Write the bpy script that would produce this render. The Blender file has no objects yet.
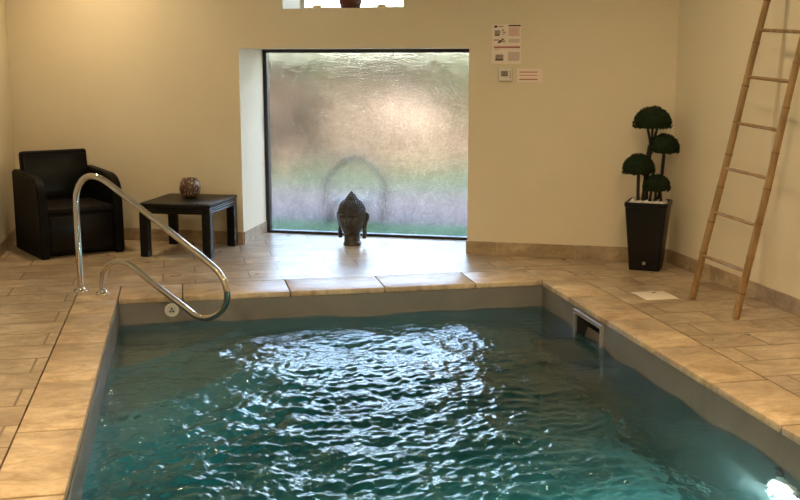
import bpy, bmesh, math, random
import numpy as np
from mathutils import Vector, Matrix, noise
R = math.radians
PI = math.pi
random.seed(7)
scene = bpy.context.scene
COL = scene.collection

# ------------------------------------------------------------------ camera
# world: x across the pool, y along it (away from the camera), z up; the pool's back left corner is the origin
cd = bpy.data.cameras.new('camera')
cam = bpy.data.objects.new('camera', cd)
COL.objects.link(cam)
cam.location = (0.458, -7.05, 1.55)
cam.rotation_euler = (R(90 - 10.157), 0, R(-11.6))
cd.sensor_width = 36
cd.lens = 36 * 1055 / 800
cd.clip_end = 300
scene.camera = cam

# ------------------------------------------------------------------ sky, sun, exposure
w = bpy.data.worlds.new('sky')
scene.world = w
w.use_nodes = True
nt = w.node_tree
bg = nt.nodes['Background']
sk = nt.nodes.new('ShaderNodeTexSky')
sk.sky_type = 'NISHITA'
sk.sun_disc = False
sk.sun_elevation = R(42)
sk.sun_rotation = R(150)
sk.air_density = 1.1
sk.dust_density = 2.2
nt.links.new(sk.outputs[0], bg.inputs[0])
bg.inputs[1].default_value = 3.8

def light(name, kind, loc, energy, color, **kw):
    l = bpy.data.lights.new(name, kind)
    l.energy = energy
    l.color = color
    for k, v in kw.items():
        setattr(l, k, v)
    o = bpy.data.objects.new(name, l)
    COL.objects.link(o)
    o.location = loc
    return o

sun = light('sun', 'SUN', (0, 0, 10), 1.8, (1, .92, .80), angle=R(1))
sun.rotation_euler = Vector((0.50, 0.70, -0.80)).to_track_quat('-Z', 'Y').to_euler()
WARM = (1.0, .74, .44)
DOWNLIGHTS = [  # x, y, watts
    (-.42, 1.75, 12.5), (1.3, .75, 1.5), (3.0, -.8, 8.5),
    (-.50, -2.9, 34), (2.7, -3.1, 26), (-.6, -5.2, 42), (2.6, -5.4, 24), (1.4, -6.9, 8)]  # last one is added behind the camera for frontal light on the walls
for k, (x, y, e) in enumerate(DOWNLIGHTS):
    light('downlight_lamp', 'AREA', (x, y, 2.725), e, WARM, shape='DISK', size=.16, spread=R(165))
scene.view_settings.view_transform = 'Standard'
scene.view_settings.look = 'None'
scene.view_settings.gamma = 1
scene.view_settings.use_curve_mapping = False
scene.view_settings.exposure = 0.35

# ------------------------------------------------------------------ material helpers
class NT:
    def __init__(s, name):
        s.m = bpy.data.materials.new(name)
        s.m.use_nodes = True
        s.t = s.m.node_tree
        s.b = s.t.nodes['Principled BSDF']
        s.out = s.t.nodes['Material Output']
    def n(s, typ, **kw):
        nd = s.t.nodes.new('ShaderNode' + typ)
        for k, v in kw.items():
            if k.startswith('i_'):
                key = k[2:].replace('_', ' ')
                nd.inputs[key].default_value = v
            else:
                setattr(nd, k, v)
        return nd
    def l(s, a, b):
        s.t.links.new(a, b)
    def obj(s, scale=(1, 1, 1), rot=(0, 0, 0), loc=(0, 0, 0)):
        tc = s.n('TexCoord')
        mp = s.n('Mapping')
        mp.inputs['Scale'].default_value = scale
        mp.inputs['Rotation'].default_value = rot
        mp.inputs['Location'].default_value = loc
        s.l(tc.outputs['Object'], mp.inputs['Vector'])
        return mp.outputs[0]
    def noise(s, vec, scale, detail=4, rough=.55, dist=0):
        nd = s.n('TexNoise')
        nd.inputs['Scale'].default_value = scale
        nd.inputs['Detail'].default_value = detail
        nd.inputs['Roughness'].default_value = rough
        nd.inputs['Distortion'].default_value = dist
        if vec is not None:
            s.l(vec, nd.inputs['Vector'])
        return nd.outputs['Fac']
    def ramp(s, fac, stops):
        r = s.n('ValToRGB')
        e = r.color_ramp.elements
        while len(e) < len(stops):
            e.new(.5)
        for k, (p, c) in enumerate(stops):
            e[k].position = p
            e[k].color = (*c, 1) if len(c) == 3 else c
        s.l(fac, r.inputs[0])
        return r.outputs[0]
    def mix(s, fac, a, b, mode='MIX'):
        m = s.n('Mix', data_type='RGBA', blend_type=mode)
        for v, k in ((fac, 0), (a, 6), (b, 7)):
            if isinstance(v, (int, float)):
                m.inputs[k].default_value = v
            elif isinstance(v, tuple):
                m.inputs[k].default_value = (*v, 1)
            else:
                s.l(v, m.inputs[k])
        return m.outputs[2]
    def bump(s, h, strength=.3, dist=.01, normal=None):
        b = s.n('Bump')
        b.inputs['Strength'].default_value = strength
        b.inputs['Distance'].default_value = dist
        s.l(h, b.inputs['Height'])
        if normal is not None:
            s.l(normal, b.inputs['Normal'])
        return b.outputs[0]
    def set(s, color=None, rough=None, metal=None, normal=None, **kw):
        b = s.b
        for v, k in ((color, 'Base Color'), (rough, 'Roughness'), (metal, 'Metallic'), (normal, 'Normal')):
            if v is None:
                continue
            if isinstance(v, tuple):
                b.inputs[k].default_value = (*v, 1)
            elif isinstance(v, (int, float)):
                b.inputs[k].default_value = v
            else:
                s.l(v, b.inputs[k])
        for k, v in kw.items():
            b.inputs[k.replace('_', ' ')].default_value = v
        return s.m

def simple(name, color, rough=.5, metal=0, var=.12, scale=30, bump=.05, **kw):
    m = NT(name)
    v = m.obj()
    f = m.noise(v, scale)
    lo = tuple(c * (1 - var) for c in color)
    hi = tuple(min(1, c * (1 + var)) for c in color)
    return m.set(m.ramp(f, [(.3, lo), (.7, hi)]), rough, metal, m.bump(f, bump, .002), **kw)

# ------------------------------------------------------------------ materials
def m_paint():
    m = NT('cream_wall_paint')
    v = m.obj()
    a = m.noise(v, 1.3, 3)
    f = m.noise(v, 260, 3)
    c = m.ramp(a, [(.3, (.72, .645, .485)), (.7, (.755, .68, .52))])
    return m.set(c, .75, 0, m.bump(f, .12, .002))

def stone_color(m, v, seedv, stretch=(2.0, 3.4, 1)):
    big = m.noise(v, 2.1, 5, .6, .8)
    st = m.n('Mapping')
    st.inputs['Scale'].default_value = stretch
    m.l(v, st.inputs['Vector'])
    veins = m.noise(st.outputs[0], 2.6, 7, .65, 1.3)
    fine = m.noise(v, 42, 6, .7)
    c = m.ramp(veins, [(.27, (.37, .275, .175)), (.45, (.52, .42, .29)), (.60, (.65, .545, .395)), (.8, (.76, .665, .51))])
    c2 = m.ramp(big, [(.32, (.58, .53, .48)), (.64, (1.0, 1.0, 1.0))])
    c = m.mix(1.0, c, c2, 'MULTIPLY')
    c3 = m.ramp(fine, [(.35, (.87, .85, .83)), (.6, (1, 1, 1))])
    return m.mix(.8, c, c3, 'MULTIPLY'), veins, fine

def m_tiles(name, bw, rh, offset=.37, loc=(0, 0, 0), mortar=.0065):
    m = NT(name)
    v = m.obj(loc=loc)
    br = m.n('TexBrick', offset=offset, offset_frequency=2)
    m.l(v, br.inputs['Vector'])
    br.inputs['Scale'].default_value = 1
    br.inputs['Brick Width'].default_value = bw
    br.inputs['Row Height'].default_value = rh
    br.inputs['Mortar Size'].default_value = mortar
    br.inputs['Mortar Smooth'].default_value = .1
    br.inputs['Bias'].default_value = 0
    br.inputs['Color1'].default_value = (.88, .87, .86, 1)
    br.inputs['Color2'].default_value = (1.04, 1.03, 1.02, 1)
    br.inputs['Mortar'].default_value = (.55, .5, .45, 1)
    # shift the veining tile by tile
    sh = m.n('VectorMath', operation='MULTIPLY_ADD')
    m.l(br.outputs['Color'], sh.inputs[0])
    sh.inputs[1].default_value = (9, 13, 5)
    m.l(v, sh.inputs[2])
    c, veins, fine = stone_color(m, sh.outputs[0], 0)
    c = m.mix(1.0, c, br.outputs['Color'], 'MULTIPLY')
    c = m.mix(br.outputs['Fac'], c, (.20, .14, .085))
    b = m.bump(fine, .05, .002)
    inv = m.n('Math', operation='SUBTRACT')
    inv.inputs[0].default_value = 1
    m.l(br.outputs['Fac'], inv.inputs[1])
    b = m.bump(inv.outputs[0], .6, .003, b)
    rg = m.ramp(m.noise(v, 5, 3), [(.3, (.27,) * 3), (.7, (.40,) * 3)])
    return m.set(c, rg, 0, b)

def m_coping():
    m = NT('travertine_coping')
    v = m.obj()
    c, veins, fine = stone_color(m, v, 0)
    c = m.mix(1.0, c, (1.08, 1.03, .96), 'MULTIPLY')
    return m.set(c, .42, 0, m.bump(fine, .2, .003))

def m_baseboard():
    m = NT('tile_baseboard')
    v = m.obj()
    c, veins, fine = stone_color(m, v, 0, (2, 2, 4))
    c = m.mix(1.0, c, (.84, .80, .76), 'MULTIPLY')
    return m.set(c, .4, 0, m.bump(fine, .2, .003))

def m_water():
    m = NT('pool_water')
    t = m.t
    t.nodes.remove(m.b)
    v = m.obj()
    f1 = m.noise(v, 26, 3, .5, .6)
    f2 = m.noise(v, 75, 2, .5, .3)
    b = m.bump(f1, .40, .012)
    b = m.bump(f2, .15, .004, b)
    fr = m.n('Fresnel')
    fr.inputs['IOR'].default_value = 1.333
    m.l(b, fr.inputs['Normal'])
    gl = m.n('BsdfGlossy')
    gl.inputs['Roughness'].default_value = .0
    m.l(b, gl.inputs['Normal'])
    rf = m.n('BsdfRefraction')
    rf.inputs['IOR'].default_value = 1.333
    rf.inputs['Roughness'].default_value = 0
    m.l(b, rf.inputs['Normal'])
    tr = m.n('BsdfTransparent')
    mx = m.n('MixShader')
    mx.inputs[0].default_value = .30
    m.l(rf.outputs[0], mx.inputs[1])
    m.l(tr.outputs[0], mx.inputs[2])
    m2 = m.n('MixShader')
    m.l(fr.outputs[0], m2.inputs[0])
    m.l(mx.outputs[0], m2.inputs[1])
    m.l(gl.outputs[0], m2.inputs[2])
    m.l(m2.outputs[0], m.out.inputs['Surface'])
    ab = m.n('VolumeAbsorption')
    ab.inputs['Color'].default_value = (.15, .70, .69, 1)
    ab.inputs['Density'].default_value = 1.0
    m.l(ab.outputs[0], m.out.inputs['Volume'])
    return m.m

def m_frosted():
    m = NT('frosted_glass')
    v = m.obj()
    f = m.noise(v, 48, 4, .75)
    f2 = m.noise(v, 9, 4, .65)
    m.set(m.mix(.6, m.ramp(f, [(.38, (.60, .58, .54)), (.62, (.98, .96, .93))]), m.ramp(f2, [(.35, (.74, .72, .69)), (.65, (.92, .90, .88))]), 'MULTIPLY'), .20, 0, m.bump(f, .35, .004), IOR=1.45, Transmission_Weight=1.0)
    r = m.ramp(f2, [(.35, (.075,) * 3), (.7, (.13,) * 3)])
    m.l(r, m.b.inputs['Roughness'])
    return m.m

def m_clear():
    m = NT('clear_glass')
    return m.set((1, 1, 1), .01, 0, None, IOR=1.45, Transmission_Weight=1.0)

def m_weave(name, color, sx=38, sz=38):
    m = NT(name)
    tc = m.n('TexCoord')
    sep = m.n('SeparateXYZ')
    m.l(tc.outputs['Object'], sep.inputs[0])
    def sn(sock, s, extra=0):
        a = m.n('Math', operation='MULTIPLY_ADD')
        m.l(sock, a.inputs[0])
        a.inputs[1].default_value = s * 2 * PI
        a.inputs[2].default_value = extra
        b = m.n('Math', operation='SINE')
        m.l(a.outputs[0], b.inputs[0])
        return b.outputs[0]
    xy = m.n('Math', operation='ADD')
    m.l(sep.outputs['X'], xy.inputs[0])
    m.l(sep.outputs['Y'], xy.inputs[1])
    p = m.n('Math', operation='MULTIPLY')
    m.l(sn(xy.outputs[0], sx), p.inputs[0])
    m.l(sn(sep.outputs['Z'], sz), p.inputs[1])
    q = m.n('MapRange')
    q.inputs['From Min'].default_value = -1
    m.l(p.outputs[0], q.inputs['Value'])
    f = q.outputs[0]
    c = m.ramp(f, [(0, tuple(x * .6 for x in color)), (1, tuple(x * 1.3 for x in color))])
    return m.set(c, .5, 0, m.bump(f, .6, .004), Specular_IOR_Level=.12)

def m_bamboo():
    m = NT('bamboo')
    v = m.obj(scale=(1, 1, .25))
    f = m.noise(v, 22, 5, .6)
    c = m.ramp(f, [(.25, (.16, .09, .034)), (.5, (.28, .17, .07)), (.8, (.39, .255, .115))])
    return m.set(c, .42, 0, m.bump(f, .2, .003))

def m_leaf(name, a, b_, sc=40):
    m = NT(name)
    v = m.obj()
    f = m.noise(v, sc, 4, .7)
    return m.set(m.ramp(f, [(.3, a), (.7, b_)]), .8, 0, m.bump(f, .5, .006), Specular_IOR_Level=.12)

def m_head():
    m = NT('weathered_bronze_resin')
    v = m.obj()
    f = m.noise(v, 28, 6, .7)
    g = m.noise(v, 8, 3)
    c = m.ramp(f, [(.3, (.025, .024, .023)), (.6, (.085, .08, .076)), (.85, (.30, .28, .26))])
    r = m.ramp(g, [(.3, (.28,) * 3), (.7, (.45,) * 3)])
    return m.set(c, r, .35, m.bump(f, .3, .002))

def m_vase():
    m = NT('patterned_brown_ceramic')
    tc = m.n('TexCoord')
    mp = m.n('Mapping')
    mp.inputs['Scale'].default_value = (40, 40, 15)
    m.l(tc.outputs['Object'], mp.inputs['Vector'])
    vo = m.n('TexVoronoi', feature='F1')
    m.l(mp.outputs[0], vo.inputs['Vector'])
    vo.inputs['Scale'].default_value = 1.6
    c = m.ramp(vo.outputs['Distance'], [(.28, (.50, .41, .30)), (.42, (.10, .05, .028))])
    return m.set(c, .35, 0, m.bump(vo.outputs['Distance'], .5, .004))

def m_pebble():
    m = NT('white_pebble')
    v = m.obj()
    return m.set(m.ramp(m.noise(v, 30), [(.3, (.62, .60, .55)), (.7, (.86, .84, .80))]), .5)

def m_liner():
    m = NT('grey_pool_liner')
    v = m.obj()
    f = m.noise(v, 2.2, 5, .6, .8)
    g = m.noise(v, 60, 3)
    c = m.ramp(f, [(.3, (.150, .142, .130)), (.7, (.215, .200, .185))])
    return m.set(c, .5, 0, m.bump(g, .08, .003))

PAINT = m_paint()
CEIL = simple('white_ceiling_paint', (.78, .76, .70), .85, scale=4, var=.03)
TILE = m_tiles('stone_floor_tiles', .62, .27, loc=(.11, .02, 0))
COPING = m_coping()
BASEB = m_baseboard()
LINER = m_liner()
WATER = m_water()
FROST = m_frosted()
CLEAR = m_clear()
STEPM = simple('pale_grey_step', (.21, .24, .23), .5, scale=5)
FRAME = simple('dark_aluminium', (.022, .022, .022), .4, .3)
CHROME = simple('polished_steel', (.60, .56, .52), .09, 1.0, var=.03, scale=12, bump=.0)
STEELDK = simple('brushed_steel', (.35, .33, .31), .3, 1.0, var=.05)
WEAVE = m_weave('black_woven_plastic', (.0045, .004, .0036))
BLACKPL = simple('black_moulded_plastic', (.0035, .003, .0027), .30, Specular_IOR_Level=.22)
SEATM = simple('charcoal_seat_fabric', (.009, .0075, .0065), .6, scale=90, bump=.3, Specular_IOR_Level=.12)
BAMBOO = m_bamboo()
BAMDARK = simple('dark_bamboo_node', (.17, .085, .03), .5)
LEAFT = m_leaf('dark_topiary_leaves', (.004, .009, .005), (.024, .042, .017), 70)
TRUNKM = simple('black_trunk', (.012, .009, .007), .7, bump=.5)
POTM = simple('black_planter_plastic', (.003, .003, .0032), .35, Specular_IOR_Level=.3)
BADGE = simple('silver_badge', (.30, .30, .29), .35, .6)
PEB = m_pebble()
HEADM = m_head()
VASEM = m_vase()
WHITEPL = simple('white_plastic', (.72, .70, .64), .35, var=.03)
CREAMPL = simple('cream_plastic', (.80, .73, .62), .4, var=.04)
SKIMFR = simple('grey_skimmer_frame', (.24, .215, .19), .4, var=.04)
DARKIN = simple('dark_skimmer_inside', (.035, .03, .025), .6)
PAPER = simple('printed_notice_paper', (.86, .76, .68), .5, var=.02, bump=0)
PAPERPINK = simple('pink_notice_paper', (.86, .72, .64), .5, var=.02, bump=0)
INKDK = simple('dark_brown_ink', (.055, .022, .016), .6, bump=0)
INKGR = simple('grey_ink', (.33, .26, .225), .6, bump=0)
INKRED = simple('red_ink', (.46, .16, .13), .6, bump=0)
CLIP = simple('clear_clip', (.85, .8, .7), .2, bump=0)
REDVASE = simple('dark_red_ceramic', (.10, .018, .012), .3)
WAXM = simple('pale_yellow_wax', (.82, .74, .45), .5, var=.05, Subsurface_Weight=.2)

# ------------------------------------------------------------------ mesh helpers
def link(name, bm, mats, parent=None, smooth=False, loc=None, rot=None, auto=None):
    me = bpy.data.meshes.new(name)
    bmesh.ops.recalc_face_normals(bm, faces=bm.faces[:])
    bm.to_mesh(me)
    bm.free()
    for mm in (mats if isinstance(mats, (list, tuple)) else [mats]):
        me.materials.append(mm)
    if smooth or auto:
        me.polygons.foreach_set('use_smooth', [True] * len(me.polygons))
    if auto:
        me.set_sharp_from_angle(angle=R(auto))
    o = bpy.data.objects.new(name, me)
    COL.objects.link(o)
    if parent is not None:
        o.parent = parent
    if loc:
        o.location = loc
    if rot:
        o.rotation_euler = rot
    return o

def tag(o, label=None, cat=None, group=None, kind=None):
    if label: o['label'] = label
    if cat: o['category'] = cat
    if group: o['group'] = group
    if kind: o['kind'] = kind
    return o

def empty(name, loc, rz=0):
    o = bpy.data.objects.new(name, None)
    COL.objects.link(o)
    o.location = loc
    o.rotation_euler = (0, 0, rz)
    o.empty_display_size = .1
    return o

def box(bm, lo, hi, bev=0, seg=2, mat=0, M=None):
    r = bmesh.ops.create_cube(bm, size=1)
    vs = r['verts']
    for v in vs:
        v.co = Vector([lo[i] + (v.co[i] + .5) * (hi[i] - lo[i]) for i in range(3)])
    fs = list({f for v in vs for f in v.link_faces})
    if bev:
        es = list({e for v in vs for e in v.link_edges})
        rr = bmesh.ops.bevel(bm, geom=es, offset=bev, segments=seg, profile=.5, affect='EDGES')
        fs = rr['faces'] + [f for f in fs if f.is_valid]
        vs = list({v for f in fs for v in f.verts})
    for f in fs:
        f.material_index = mat
    if M is not None:
        bmesh.ops.transform(bm, matrix=M, verts=vs)
    return vs

def prism(bm, pts, z0, z1, mat=0, M=None):
    """pts: ccw outline in xy"""
    a = [bm.verts.new((x, y, z0)) for x, y in pts]
    b = [bm.verts.new((x, y, z1)) for x, y in pts]
    n = len(pts)
    fs = [bm.faces.new(a[::-1]), bm.faces.new(b)]
    for k in range(n):
        fs.append(bm.faces.new((a[k], a[(k + 1) % n], b[(k + 1) % n], b[k])))
    for f in fs:
        f.material_index = mat
    if M is not None:
        bmesh.ops.transform(bm, matrix=M, verts=a + b)
    return a + b

def lathe(bm, prof, seg=32, mat=0, M=None, cap=True):
    rings = []
    for r, z in prof:
        rings.append([bm.verts.new((max(r, 1e-5) * math.cos(2 * PI * k / seg), max(r, 1e-5) * math.sin(2 * PI * k / seg), z)) for k in range(seg)])
    for a, b in zip(rings, rings[1:]):
        for k in range(seg):
            f = bm.faces.new((a[k], a[(k + 1) % seg], b[(k + 1) % seg], b[k]))
            f.material_index = mat
    if cap:
        for rg in (rings[0], rings[-1]):
            f = bm.faces.new(rg)
            f.material_index = mat
    vs = [v for rg in rings for v in rg]
    if M is not None:
        bmesh.ops.transform(bm, matrix=M, verts=vs)
    return vs

def catmull(pts, n=8):
    P = [Vector(p) for p in pts]
    P = [P[0] * 2 - P[1]] + P + [P[-1] * 2 - P[-2]]
    out = []
    for i in range(1, len(P) - 2):
        for k in range(n):
            t = k / n
            a, b, c, d = P[i - 1], P[i], P[i + 1], P[i + 2]
            out.append(.5 * ((2 * b) + (c - a) * t + (2 * a - 5 * b + 4 * c - d) * t * t + (3 * b - a - 3 * c + d) * t ** 3))
    out.append(P[-2])
    return out

def tube(bm, pts, rad, seg=14, mat=0):
    pts = [Vector(p) for p in pts]
    n = len(pts)
    rads = rad if isinstance(rad, (list, tuple)) else [rad] * n
    T = [(pts[min(k + 1, n - 1)] - pts[max(k - 1, 0)]).normalized() for k in range(n)]
    up = Vector((0, 0, 1)) if abs(T[0].z) < .9 else Vector((1, 0, 0))
    N = (up - T[0] * up.dot(T[0])).normalized()
    rings = []
    for k in range(n):
        N = (N - T[k] * N.dot(T[k])).normalized()
        B = T[k].cross(N)
        rings.append([bm.verts.new(pts[k] + (N * math.cos(2 * PI * j / seg) + B * math.sin(2 * PI * j / seg)) * rads[k]) for j in range(seg)])
    for a, b in zip(rings, rings[1:]):
        for j in range(seg):
            bm.faces.new((a[j], a[(j + 1) % seg], b[(j + 1) % seg], b[j])).material_index = mat
    bm.faces.new(rings[0][::-1]).material_index = mat
    bm.faces.new(rings[-1]).material_index = mat
    return [v for r in rings for v in r]

def struct(name, bm, mats, **kw):
    return tag(link(name, bm, mats, **kw), kind='structure')

BM = bmesh.new
# back wall frame: origin at the recess's left edge, x along the wall to the right, y into the wall
WA = Vector((.939, 1.955, 0))
WANG = R(-24.9)
WM = Matrix.Translation(WA) @ Matrix.Rotation(WANG, 4, 'Z')
def W(s, d, z=0):
    return WM @ Vector((s, d, z))

PW, PL = 2.95, 6.0          # pool width and length
WALLU = 4.14               # right wall
LEFTU = -1.015              # left wall
CEILZ = 2.75
WZ = -.19                   # water level
CL, CR, CB = .28, .30, .41  # coping widths: left, right, back

# ------------------------------------------------------------------ floor
bm = BM()
z0 = -.12
prism(bm, [(-1.2, -8.4), (-CL - .003, -8.4), (-CL - .003, CB + .003), (-1.2, CB + .003)], z0, 0)
prism(bm, [(PW + CR + .003, -8.4), (4.33, -8.4), (4.33, CB + .003), (PW + CR + .003, CB + .003)], z0, 0)
prism(bm, [(-CL - .003, -8.4), (PW + CR + .003, -8.4), (PW + CR + .003, -PL - .4), (-CL - .003, -PL - .4)], z0, 0)
a, b = W(3.75, .74), W(-2.5, .74)
prism(bm, [(-1.2, CB + .003), (4.33, CB + .003), (a.x, a.y), (b.x, b.y), (-1.2, b.y)], z0, 0)
struct('floor', bm, TILE)

# ------------------------------------------------------------------ pool basin
bm = BM()
th = .2
zf = -1.35
prism(bm, [(-th, -PL - th), (0, -PL - th), (0, th), (-th, th)], zf, -.036)
# right wall with the skimmer opening
sy0, sy1, sz0, sz1 = -1.12, -.68, -.31, -.062
box(bm, (PW, -PL - th, zf), (PW + th, sy0, -.036))
box(bm, (PW, sy1, zf), (PW + th, th, -.036))
box(bm, (PW, sy0, zf), (PW + th, sy1, sz0))
box(bm, (PW, sy0, sz1), (PW + th, sy1, -.036))
box(bm, (0, 0, zf), (PW, th, -.036))
box(bm, (0, -PL - th, zf), (PW, -PL, -.036))
box(bm, (-th, -PL - th, zf - .15), (PW + th, th, zf))
tag(struct('pool_basin', bm, LINER), 'grey lined pool basin set in the tiled deck', 'pool')

# corner entry steps: each step is a diagonal slab filling the back left corner
for k, (ru, rv, zt) in enumerate([(.80, .85, -.33), (1.40, 1.55, -.55)]):
    bm = BM()
    pts = [(.001, -.001), (.001, -rv)]
    nseg = 10
    for j in range(1, nseg):
        t = j / nseg
        bow = .05 * math.sin(PI * t)
        pts.append((ru * t + bow * .7, -rv * (1 - t) - bow))
    pts.append((ru, -.001))
    prism(bm, pts, zf + .001, zt)
    struct('pool_step', bm, STEPM)

# ------------------------------------------------------------------ coping (edge stones)
def coping_side(name, slabs):
    bm = BM()
    for (x0, y0, x1, y1) in slabs:
        box(bm, (x0 + .0045, y0 + .008, -.035), (x1 - .0045, y1 - .008,   .001), .004, 2)
    return struct(name, bm, COPING, auto=40)
ov = .012
ol = -.004
ys = [CB, -.38, -1.11, -1.83, -2.55, -3.26, -3.98, -4.70, -5.42, -6.4]
ys[0] = 0.0 + CB
coping_side('trim_1', [(-CL, ys[k + 1], ol, ys[k]) for k in range(1, len(ys) - 1)] + [(-CL, -.38, ol, 0 - ov), (-CL, -ov, 0.0, CB)])
xs = [0.0, .42, 1.14, 1.80, 2.45, PW + .0]
coping_side('trim_2', [(xs[k], -ov, xs[k + 1], CB) for k in range(len(xs) - 1)] + [(PW, -ov, PW + CR, CB)])
yr = [-ov, -.55, -1.20, -1.85, -2.50, -3.12, -3.78, -4.42, -5.08, -5.74, -6.4]
coping_side('trim_3', [(PW - ov, yr[k + 1], PW + CR, yr[k]) for k in range(len(yr) - 1)])
coping_side('trim_4', [(x, -6.4, x + .72, -PL + ov) for x in (.012, .74, 1.46, 2.18)])

bm = BM()
GR = simple('tile_grout', (.19, .135, .085), .9)
box(bm, (-CL - .02, -6.38, -.03), (-.02, CB + .015, -.016))
box(bm, (PW + .02, -6.38, -.03), (PW + CR + .02, CB + .015, -.016))
box(bm, (-.02, .02, -.03), (PW + .02, CB + .015, -.016))
struct('trim_5', bm, GR)

# ------------------------------------------------------------------ water
NX, NY = 290, 600
X = np.linspace(-.004, PW + .004, NX)
Y = np.linspace(-PL - .004, .004, NY)
gx, gy = np.meshgrid(X, Y)
rng = np.random.RandomState(5)
def waves(n, lmin, lmax, amp, dirs=None):
    h = np.zeros_like(gx)
    for _ in range(n):
        L = np.exp(rng.uniform(np.log(lmin), np.log(lmax)))
        a = rng.uniform(0, 2 * PI) if dirs is None else rng.normal(dirs[0], dirs[1])
        ph = rng.uniform(0, 2 * PI)
        wob = .35 * np.sin(2 * PI * (gx * np.cos(a + 1.4) + gy * np.sin(a + 1.4)) / (L * rng.uniform(2.5, 5)) + ph)
        s = np.sin(2 * PI * (gx * np.cos(a) + gy * np.sin(a)) / L + ph + 2.2 * wob)
        h += L * s
    return h * amp / math.sqrt(n)
blob = lambda cx, cy, rx, ry: np.exp(-((gx - cx) / rx) ** 2 - ((gy - cy) / ry) ** 2)
rough = .22 + .95 * np.clip(blob(1.25, -2.2, .95, 1.6) + .9 * blob(.9, -4.0, 1.0, 1.3) + .45 * blob(.1, -2.2, .4, 1.6), 0, 1)
h = waves(14, .35, 1.0, .016)
h = h + waves(26, .12, .34, .026) * rough
h = h + waves(30, .05, .12, .040, (PI * .5, .6)) * rough
h = h + waves(24, .035, .07, .040) * rough
# rings spreading from the inlet's stream
rr = np.sqrt((gx - 1.15) ** 2 + ((gy + 1.3) * .8) ** 2)
h = h + .0035 * np.sin(2 * PI * rr / .17 + 1.3 * np.sin(3 * gx) + np.sin(5 * gy)) * np.exp(-((rr - .8) / .9) ** 2) * rough
h = h + .006 * np.sin(gx * 0 + gy * 5.1 + 1) * np.exp(-gx / .25) + .004 * np.sin(gy * 4.3 + 2 * np.sin(gy * 1.9)) * np.exp(-(PW - gx) / .35)
co = np.stack([gx, gy, WZ + h], -1).reshape(-1, 3)
bot = [(X[0], Y[0], zf - .004), (X[-1], Y[0], zf - .004), (X[-1], Y[-1], zf - .004), (X[0], Y[-1], zf - .004)]
idx = np.arange(NX * NY).reshape(NY, NX)
faces = np.stack([idx[:-1, :-1], idx[:-1, 1:], idx[1:, 1:], idx[1:, :-1]], -1).reshape(-1, 4).tolist()
nb = NX * NY
faces.append([nb + 3, nb + 2, nb + 1, nb])
faces.append([nb, nb + 1] + idx[0, ::-1].tolist())
faces.append([nb + 1, nb + 2] + idx[::-1, -1].tolist())
faces.append([nb + 2, nb + 3] + idx[-1, :].tolist())
faces.append([nb + 3, nb] + idx[:, 0].tolist())
me = bpy.data.meshes.new('pool_water')
me.from_pydata(co.tolist() + bot, [], faces)
me.materials.append(WATER)
me.polygons.foreach_set('use_smooth', [k < len(faces) - 5 for k in range(len(faces))])
wo = bpy.data.objects.new('pool_water', me)
COL.objects.link(wo)
tag(wo, 'rippling teal water filling the pool, glinting with window light', 'water', kind='stuff')

# ------------------------------------------------------------------ walls
bm = BM()
TK = .76
def wb(pts, z0, z1):
    prism(bm, pts, z0, z1, M=WM)
OPR, OPT = 1.938, 1.652     # recess opening: right edge and top
US0, US1, UZ0, UZ1 = .392, 1.402, 1.97, 2.52
wb([(-2.6, 0), (0, 0), (-.045, TK), (-2.6, TK)], 0, CEILZ)
wb([(OPR, 0), (3.70, 0), (3.70, TK), (OPR, TK)], 0, CEILZ)
wb([(0, 0), (OPR, 0), (OPR, TK), (-.045, TK)], OPT, UZ0)
wb([(0, 0), (US0, 0), (US0, TK), (-.045, TK)], UZ0, UZ1)
wb([(US1, 0), (OPR, 0), (OPR, TK), (US1, TK)], UZ0, UZ1)
wb([(0, 0), (OPR, 0), (OPR, TK), (-.045, TK)], UZ1, CEILZ)
struct('wall_back', bm, PAINT)
bm = BM(); box(bm, (WALLU, -8.4, 0), (WALLU + .2, 1.0, CEILZ)); struct('wall_right', bm, PAINT)
bm = BM(); box(bm, (LEFTU - .2, -8.4, 0), (LEFTU, 3.6, CEILZ)); struct('wall_left', bm, PAINT)
bm = BM(); box(bm, (LEFTU - .2, -8.6, -.1), (WALLU + .2, -8.4, CEILZ)); struct('wall_front', bm, PAINT)
bm = BM()
a, b = W(3.75, .78), W(-2.6, .78)
prism(bm, [(-1.25, -8.6), (4.36, -8.6), (a.x + .05, a.y), (b.x, b.y), (-1.25, b.y)], CEILZ, CEILZ + .2)
struct('ceiling', bm, CEIL)

# baseboards: separate tiles with thin joints
def baseb(name, segs, M, dep=.010, hh=.108):
    bm = BM()
    for s0, s1 in segs:
        box(bm, (s0 + .0015, -dep, .0), (s1 - .0015, 0, hh), .002, 1, M=M)
    return struct(name, bm, BASEB)
def cuts(a, b, step, first=None):
    x = [a]
    if first: x.append(a + first)
    while x[-1] + step < b: x.append(x[-1] + step)
    x.append(b)
    return list(zip(x, x[1:]))
o = baseb('baseboard_back', cuts(-2.12, 0, .62) + cuts(OPR, 3.53, .635, .24), WM)
ML = WM @ Matrix.Rotation(R(90 + 3.7), 4, 'Z')
baseb('baseboard_recess', [(0, .30), (.30, .69)], Matrix.Translation(W(0, 0)) @ Matrix.Rotation(WANG + R(93.7), 4, 'Z') )
MR = Matrix.Translation((WALLU, 1.2, 0)) @ Matrix.Rotation(R(-90), 4, 'Z')
baseb('baseboard_right', cuts(.55, 9.5, .62, .25), MR)
MLf = Matrix.Translation((LEFTU, -8.4, 0)) @ Matrix.Rotation(R(90), 4, 'Z')
baseb('baseboard_left', cuts(0, 11.25, .62), MLf)
baseb('baseboard_recess', [(-.69, 0)], Matrix.Translation(W(OPR, 0)) @ Matrix.Rotation(WANG + R(-90), 4, 'Z'))

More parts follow.
